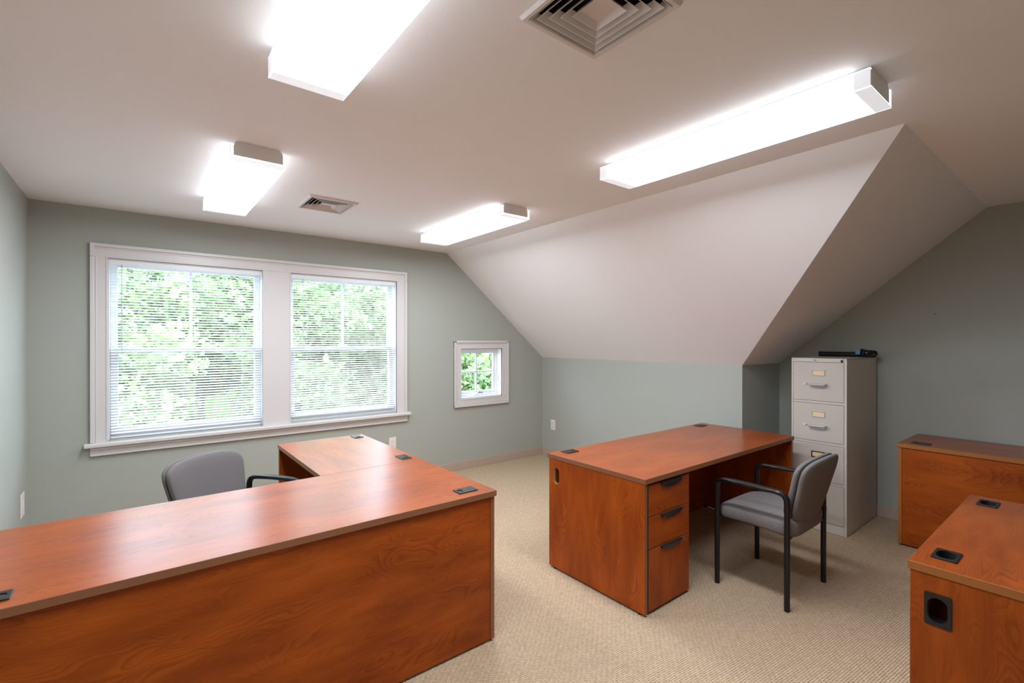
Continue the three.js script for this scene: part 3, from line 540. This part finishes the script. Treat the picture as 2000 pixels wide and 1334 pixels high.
// ------------------------------------------------------------------ filing cabinet
{
  const X0 = 0.0, X1 = 0.705, Z0 = 3.008, Z1 = 3.391, HT = 1.334, o = thing('filing_cabinet', 'tall putty-coloured steel filing cabinet with four drawers', 'cabinet', [(X0 + X1) / 2, 0, (Z0 + Z1) / 2]), cx = (X0 + X1) / 2, cz = (Z0 + Z1) / 2, x = v => v - cx, z = v => v - cz;
  part(o, 'body', merge([bx(x(0.003), x(X1), 0, HT, z(Z0), z(Z0 + 0.006), 0.002), bx(x(0.003), x(X1), 0, HT, z(Z1 - 0.006), z(Z1), 0.002), bx(x(0.003), x(X1), HT - 0.006, HT, z(Z0), z(Z1), 0.002), bx(x(X1 - 0.006), x(X1), 0, HT, z(Z0), z(Z1), 0.002), bx(x(0.02), x(X1), 0.0, 0.006, z(Z0), z(Z1), 0.001),
    bx(x(0.02), x(0.03), 0.01, HT - 0.01, z(Z0 + 0.006), z(Z1 - 0.006), 0)]), M.steel);
  part(o, 'front_frame', merge([bx(x(X0), x(0.02), 0, HT - 0.001, z(Z0 + 0.0005), z(Z0 + 0.013), 0.002), bx(x(X0), x(0.02), 0, HT - 0.001, z(Z1 - 0.018), z(Z1 - 0.0005), 0.002), bx(x(X0), x(0.02), HT - 0.03, HT - 0.0005, z(Z0 + 0.013), z(Z1 - 0.018), 0.002), bx(x(X0), x(0.02), 0.002, 0.070, z(Z0 + 0.013), z(Z1 - 0.018), 0.002)]
    .concat([0.992, 0.679, 0.377].map(y => bx(x(X0 + 0.003), x(0.02), y - 0.009, y + 0.009, z(Z0 + 0.013), z(Z1 - 0.018), 0.002)))), M.steelLip);
  part(o, 'lock', merge([cyl(0.008, 0.008, 'x', x(-0.002), 1.318, z(3.359), 18), bx(x(-0.004), x(0), 1.306, 1.318, z(3.3525), z(3.3655), 0.001)]), M.blackMatte);
  part(o, 'badge', bx(x(-0.001), x(0.001), 1.316, 1.321, z(3.17), z(3.187), 0.0004), M.bronze);
  for (const [y0, y1, tone] of [[1.003, 1.302, 0], [0.690, 0.981, 0], [0.388, 0.668, 1], [0.074, 0.366, 1]]) {
    const d = part(o, 'drawer', bx(x(X0 - 0.001), x(0.018), y0, y1, z(3.0225), z(3.3715), 0.003, 2), M.steel);
    const yl = y1 - 0.08, s = rectShape(-0.047, 0.047, -0.024, 0.024, 0.002); s.holes.push(rectShape(-0.039, 0.039, -0.017, 0.017));
    const g = new THREE.ExtrudeGeometry(s, { depth: 0.003, bevelEnabled: true, bevelThickness: 0.0015, bevelSize: 0.0015, bevelOffset: -0.0015, bevelSegments: 2 }); g.rotateY(-Math.PI / 2); g.translate(x(X0 - 0.002), yl, z(3.200));
    const lh = part(d, 'label_holder', g, tone ? M.bronze : M.satin);
    part(lh, 'card', bx(x(X0 - 0.0025), x(X0 - 0.0012), yl - 0.018, yl + 0.018, z(3.160), z(3.240), 0), M.card);
    const yh = y1 - 0.172, hx = X0 - 0.036;
    const hd = part(d, 'handle', sweep([V(x(hx + 0.034), yh, z(3.150)), V(x(hx + 0.014), yh, z(3.147)), V(x(hx + 0.002), yh, z(3.152)), V(x(hx), yh, z(3.170)), V(x(hx), yh, z(3.236)), V(x(hx + 0.002), yh, z(3.252)), V(x(hx + 0.014), yh, z(3.257)), V(x(hx + 0.034), yh, z(3.254))], 0.0085, 0.0065, 40, 12, V(0, 1, 0)), M.satin);
    part(d, 'latch', merge([bx(x(X0 - 0.010), x(X0 - 0.001), yh - 0.007, yh + 0.007, z(3.098), z(3.112), 0.003, 2), bx(x(X0 - 0.0035), x(X0 - 0.001), yh - 0.008, yh + 0.008, z(3.112), z(3.124), 0.001)]), M.plate);
    part(d, 'latch_slot', bx(x(X0 - 0.004), x(X0 - 0.0030), yh - 0.006, yh + 0.006, z(3.118), z(3.1235), 0), M.slot);
  }
}
// black tube with a plastic-wrapped end on top of it
{
  const o = thing('wrapped_tube', 'black tube with a blue-labelled wrapped end on the filing cabinet', 'tube', [0.58, 1.3345, 3.2]);
  const body = new THREE.CylinderGeometry(0.0205, 0.0205, 0.275, 28, 1); body.rotateX(Math.PI / 2); body.translate(0, 0.021, -0.052);
  part(o, 'tube', merge([body, cyl(0.0215, 0.012, 'z', 0, 0.0215, -0.186, 28), cyl(0.0215, 0.01, 'z', 0, 0.0215, 0.06, 28)]), M.black);
  const n = createNoise3D(rng(12)), lump = (x, y, z, rx, ry, rz, s) => { const g = new THREE.IcosahedronGeometry(1, 5), p = g.attributes.position; for (let i = 0; i < p.count; i++) { const v = V().fromBufferAttribute(p, i), k = 1 + 0.16 * n(v.x * 2 + s, v.y * 2, v.z * 2) + 0.07 * Math.abs(n(v.x * 6 + s, v.y * 6, v.z * 6)); p.setXYZ(i, x + v.x * rx * k, Math.max(0.0008, y + v.y * ry * k), z + v.z * rz * k); } g.computeVertexNormals(); return g; };
  const w = part(o, 'plastic_wrap', merge([lump(0, 0.031, 0.125, 0.034, 0.034, 0.05, 1), lump(0.004, 0.028, 0.185, 0.028, 0.030, 0.042, 4)]), M.bagPlastic);
  const lp = new THREE.Shape(), la = (r, k) => { const q = (118 + 74 * k) * Math.PI / 180; return [Math.cos(q) * r, 0.030 + Math.sin(q) * r]; };
  for (let k = 0; k <= 8; k++) { const p = la(0.0405, k / 8); k ? lp.lineTo(...p) : lp.moveTo(...p); } for (let k = 8; k >= 0; k--) lp.lineTo(...la(0.0395, k / 8)); lp.closePath();
  const lb = new THREE.ExtrudeGeometry(lp, { depth: 0.032, bevelEnabled: false }); lb.translate(0, 0, 0.088); part(w, 'blue_label', lb, M.blueLabel);
}

// ------------------------------------------------------------------ chairs
function makeChair(label, pos, turn) {                          // the sitter looks towards -z
  const o = thing('arm_chair', label, 'chair', pos, turn, 'grey office guest chairs');
  const se = (p, q, n) => a => { const c = Math.cos(a), s = Math.sin(a); return [Math.sign(c) * Math.abs(c) ** (2 / n) * p, Math.sign(s) * Math.abs(s) ** (2 / n) * q]; };
  // seat
  const so = se(0.240, 0.228, 6);
  const seat = pad(so, 0.046, 0.05, (x, y, z) => { const f = clamp((y - 0.06) / 0.17, 0, 1), r = clamp((-y - 0.05) / 0.17, 0, 1); return [x, 0.440 + z * (z < 0 ? 1 + 0.55 * r : 1) - 0.014 * f * f, -y - 0.001]; }, 18, 80, 0.27, 6);
  part(o, 'seat', seat, M.fabric);
  part(o, 'seat_frame', merge([bx(-0.2, 0.2, 0.388, 0.402, -0.19, 0.15, 0.003), sweep([V(-0.256, 0.395, -0.2), V(0, 0.395, -0.2), V(0.256, 0.395, -0.2)], 0.011, 0.011, 6, 10, V(0, 1, 0)), sweep([V(-0.256, 0.385, 0.195), V(0, 0.38, 0.165), V(0.256, 0.385, 0.195)], 0.011, 0.011, 10, 10, V(0, 1, 0))]), M.frame);
  // backrest: arched top, round corners, narrower below; rear shell and front cushion with a seam between
  const outline = k => { const f = a => { const top = Math.sin(a) > 0, [x, y] = se(1, 1, top ? 6.5 : 4)(a), w = (0.226 + 0.022 * clamp(y * 1.2, -1, 1)) * k; return [x * w, 0.628 + (top ? 0.172 : 0.184) * y * (0.5 + 0.5 * k) + (top ? 0.030 * (1 - x * x) * y : 0.014 * (1 - x * x) * y)]; }; f.cy = 0.628; return f; };
  const bend = off => (x, y, z) => [x, y, 0.206 + (y - 0.45) * 0.27 - z - off - 0.45 * x * x];
  const shell = part(o, 'backrest', pad(outline(0.985), 0.012, 0.024, bend(0), 18, 96, 0.28, 6), M.fabric);
  part(shell, 'back_cushion', pad(outline(0.99), 0.028, 0.012, bend(0.026), 18, 96, 0.26, 6), M.fabric);
  part(o, 'back_bracket', merge([-0.12, 0.12].map(q => sweep([V(q, 0.385, 0.13), V(q, 0.39, 0.17), V(q, 0.44, 0.192), V(q, 0.54, 0.215)], 0.014, 0.004, 16, 8))), M.frame);
  for (const s of [-1, 1]) {
    const X = s * 0.2585;
    for (const zz of [-0.198, 0.198]) {
      const g = part(o, 'leg', sweep([V(X, 0.006, zz), V(X, 0.3, zz), V(X, 0.58, zz)], 0.0125, 0.0145, 6, 14), M.frame);
      part(g, 'leg_tip', cyl(0.0145, 0.012, 'y', X, 0.006, zz, 14), M.blackMatte);
    }
    const arm = sweep([V(X, 0.54, -0.198), V(X, 0.586, -0.1985), V(X, 0.610, -0.194), V(X, 0.627, -0.180), V(X * 1.01, 0.636, -0.155), V(X * 1.02, 0.640, -0.10), V(X * 1.03, 0.642, 0.0), V(X * 1.02, 0.640, 0.10), V(X * 1.01, 0.636, 0.155), V(X, 0.627, 0.180), V(X, 0.608, 0.194), V(X, 0.58, 0.1985), V(X, 0.535, 0.198)],
      t => 0.0150 + 0.009 * Math.sin(Math.PI * clamp((t - 0.12) / 0.76, 0, 1)), t => 0.0160 - 0.004 * Math.sin(Math.PI * t), 72, 18);
    part(o, 'armrest', arm, M.frame);
  }
  return o;
}
makeChair('grey chair with black arms pulled up to the drawer desk', [-1.1235, 0, 3.331], 0);
makeChair('grey chair behind the long desk, turned towards the return', [-3.705, 0, 1.645], Math.PI + 0.63);

// ------------------------------------------------------------------ wall plates, nail
function outlet(name, label, pos, turn, w, h, kind) {
  const o = thing(name, label, kind, pos, turn);
  const pl = part(o, 'cover_plate', bx(-w / 2, w / 2, -h / 2, h / 2, 0, 0.006, 0.003, 2), M.plate);
  if (kind === 'outlet') for (const s of [-1, 1]) {
    const r = part(pl, 'socket', bx(-0.017, 0.017, s * 0.0195 - 0.014, s * 0.0195 + 0.014, 0.005, 0.0075, 0.003, 2), M.plate);
    part(r, 'slot', merge([bx(-0.008, -0.006, s * 0.0195 - 0.002, s * 0.0195 + 0.007, 0.0072, 0.0078, 0), bx(0.006, 0.008, s * 0.0195 - 0.001, s * 0.0195 + 0.006, 0.0072, 0.0078, 0), cyl(0.0028, 0.0008, 'z', 0, s * 0.0195 - 0.008, 0.0075, 10)]), M.slot);
  } else part(pl, 'jack', bx(-0.012, 0.012, -0.028, 0.028, 0.005, 0.0085, 0.003, 2), M.plate);
  part(pl, 'screw', cyl(0.003, 0.0015, 'z', 0, 0, 0.0066, 10), M.plate);
}
outlet('wall_outlet', 'ivory wall outlet half hidden behind the desk return', [-2.08, 0.408, 0.0005], 0, 0.078, 0.125, 'outlet');
outlet('wall_outlet', 'ivory wall outlet on the low knee wall', [-0.0005, 0.402, 0.204], -Math.PI / 2, 0.082, 0.13, 'outlet');
outlet('wall_plate', 'tall ivory cover plate on the far left wall', [XL + 0.0005, 0.405, 0.25], Math.PI / 2, 0.115, 0.15, 'wall plate');
{
  const o = thing('nail', 'tiny nail in the wall high above the credenza', 'nail', [XD, 1.68, 3.757]);
  part(o, 'shank', cyl(0.0015, 0.012, 'x', -0.0055, 0, 0, 8), M.bronze); part(o, 'head', cyl(0.004, 0.002, 'x', -0.0125, 0, 0, 12), M.bronze);
}

// ------------------------------------------------------------------ outdoors: lawn and trees
{
  const s = new THREE.PlaneGeometry(90, 60, 60, 40), n = createNoise2D(rng(3)), p = s.attributes.position; s.rotateX(-Math.PI / 2);
  for (let i = 0; i < p.count; i++) p.setY(i, -3.4 + 0.25 * n(p.getX(i) * 0.12, p.getZ(i) * 0.12)); s.translate(0, 0, -32); s.computeVertexNormals();
  struct('ground', s, M.grass, 'green lawn outside below the windows', 'ground');
}
const spray = (() => {            // a twig's spray of seven pointed leaves
  const r = rng(21), list = [];
  for (let k = 0; k < 7; k++) {
    const g = new THREE.BufferGeometry(), l = 0.10 + 0.05 * r(), w = 0.032 + 0.014 * r();
    g.setAttribute('position', new THREE.Float32BufferAttribute([0, 0, 0, w, 0.012, l * 0.45, 0, 0, l, 0, 0, 0, 0, 0, l, -w, 0.012, l * 0.45], 3)); g.computeVertexNormals(); g.setAttribute('uv', new THREE.Float32BufferAttribute(new Float32Array(12), 2));
    g.rotateX(-0.6 + r() * 1.2); g.rotateY(r() * 6.283); g.translate((r() - 0.5) * 0.2, (r() - 0.5) * 0.16, (r() - 0.5) * 0.2); list.push(g);
  }
  return merge(list);
})();
function tree(x, z, height, crown, count, seed, mat, label, low = 0.28, name = 'leafy_tree', kind = 'tree', group = 'trees outside the windows') {
  const r = rng(seed), o = thing(name, label, kind, [x, -3.35, z], 0, group);
  const lean = [(r() - 0.5) * 0.8, (r() - 0.5) * 0.8], tr = 0.09 + height * 0.012;
  const trunkPts = [0, 0.3, 0.6, 1].map(t => V(lean[0] * t * t, height * 0.92 * t - 0.1, lean[1] * t * t));
  const tk = part(o, 'trunk', sweep(trunkPts, t => tr * (1 - 0.85 * t), t => tr * (1 - 0.85 * t), 14, 9, V(1, 0, 0.01)), M.bark);
  const clumps = [];
  for (let k = 0; k < 11; k++) {
    const t = low + (0.96 - low) * r(), a = r() * 6.283, rad = crown * (0.45 + 0.55 * r()) * Math.sqrt(Math.max(0.15, 1 - ((t - 0.55) / 0.55) ** 2)), b = V(lean[0] * t * t, height * 0.92 * t, lean[1] * t * t), e = V(b.x + Math.cos(a) * rad, b.y + rad * 0.35, b.z + Math.sin(a) * rad);
    part(tk, 'branch', sweep([b, V().lerpVectors(b, e, 0.5).add(V(0, 0.12, 0)), e], s => tr * 0.35 * (1 - 0.8 * s), s => tr * 0.35 * (1 - 0.8 * s), 6, 6, V(0.3, 0, 0.95)), M.bark);
    for (const q of [0.45, 0.75, 1]) clumps.push([V().lerpVectors(b, e, q), crown * (0.22 + 0.16 * r())]);
  }
  clumps.push([V(lean[0], height * 0.95, lean[1]), crown * 0.4]);
  const inst = new THREE.InstancedMesh(spray, mat, count), m = new THREE.Matrix4(), q = new THREE.Quaternion(), c = new THREE.Color();
  for (let k = 0; k < count; k++) {
    const [cc, cr] = clumps[Math.floor(r() * clumps.length)], d = V(r() - 0.5, r() - 0.5, r() - 0.5).normalize().multiplyScalar(cr * Math.cbrt(r()) * 1.25);
    q.setFromEuler(new THREE.Euler(r() * 6.283, r() * 6.283, r() * 6.283)); const s = 0.8 + 0.8 * r();
    m.compose(V(cc.x + d.x, cc.y + d.y * 0.75, cc.z + d.z), q, V(s, s, s)); inst.setMatrixAt(k, m);
    const v = 0.8 + 0.4 * r(); inst.setColorAt(k, c.setRGB(v * (0.95 + 0.15 * r()), v, v * (0.75 + 0.3 * r())));
  }
  inst.name = 'foliage'; inst.userData.kind = 'stuff'; o.add(inst);
}
[[-6.6, -7.5, 5.6, 1.9, 'broad tree seen through the left edge of the double window'], [-4.2, -9.5, 6.4, 2.2, 'leafy tree behind the left blind'], [-1.6, -8.2, 5.2, 1.9, 'leafy tree between the two blinds'], [0.6, -10.5, 6.6, 2.2, 'leafy tree behind the right blind'], [3.0, -7.0, 5.8, 1.9, 'tree close behind the small window'], [5.2, -9.5, 7.0, 2.3, 'tall tree filling the small window'], [7.8, -8.0, 6.0, 2.0, 'tree at the right of the small window view'], [1.8, -14.5, 10.5, 3.0, 'tree in the rear row behind the right blind'], [-3.0, -15.0, 10.5, 3.0, 'tree in the rear row behind the left blind'], [6.4, -14.0, 10.5, 3.0, 'tree in the rear row behind the small window'], [10.5, -12.5, 10, 2.9, 'farthest right tree outside'], [-8.5, -13.0, 10, 2.9, 'farthest left tree outside'], [-0.2, -13.0, 7.0, 2.4, 'tree showing at the right edge of the left blind'], [3.6, -11.5, 6.8, 2.3, 'tree showing at the right edge of the right blind'], [-5.9, -16.5, 8.0, 2.4, 'tree showing at the left edge of the left blind']]
  .forEach(([x, z, h, c, label], i) => tree(x, z, h, c, h > 9 ? 5200 : 2800, 100 + i * 7, M.leaf[i % 3], label));

[[-7.2, 'far left'], [-4.9, 'second from the left'], [-2.6, 'third from the left'], [-0.4, 'fourth from the left'], [1.9, 'fifth from the left'], [4.3, 'third from the right'], [6.8, 'second from the right'], [9.2, 'far right']]
  .forEach(([x, w], i) => tree(x, -11.2 - 1.2 * (i % 3), 4.9 + 0.4 * (i % 2), 1.9, 2400, 400 + i * 5, M.leaf[(i + 1) % 3], `dense shrub low outside between the trees, ${w} in its row`, 0.08, 'tall_shrub', 'shrub', 'shrubs outside the windows'));

// ------------------------------------------------------------------ shadows on, hand over
scene.traverse(o => { if (o.isMesh) { o.castShadow = true; o.receiveShadow = true; } });
renderer.render(scene, camera);
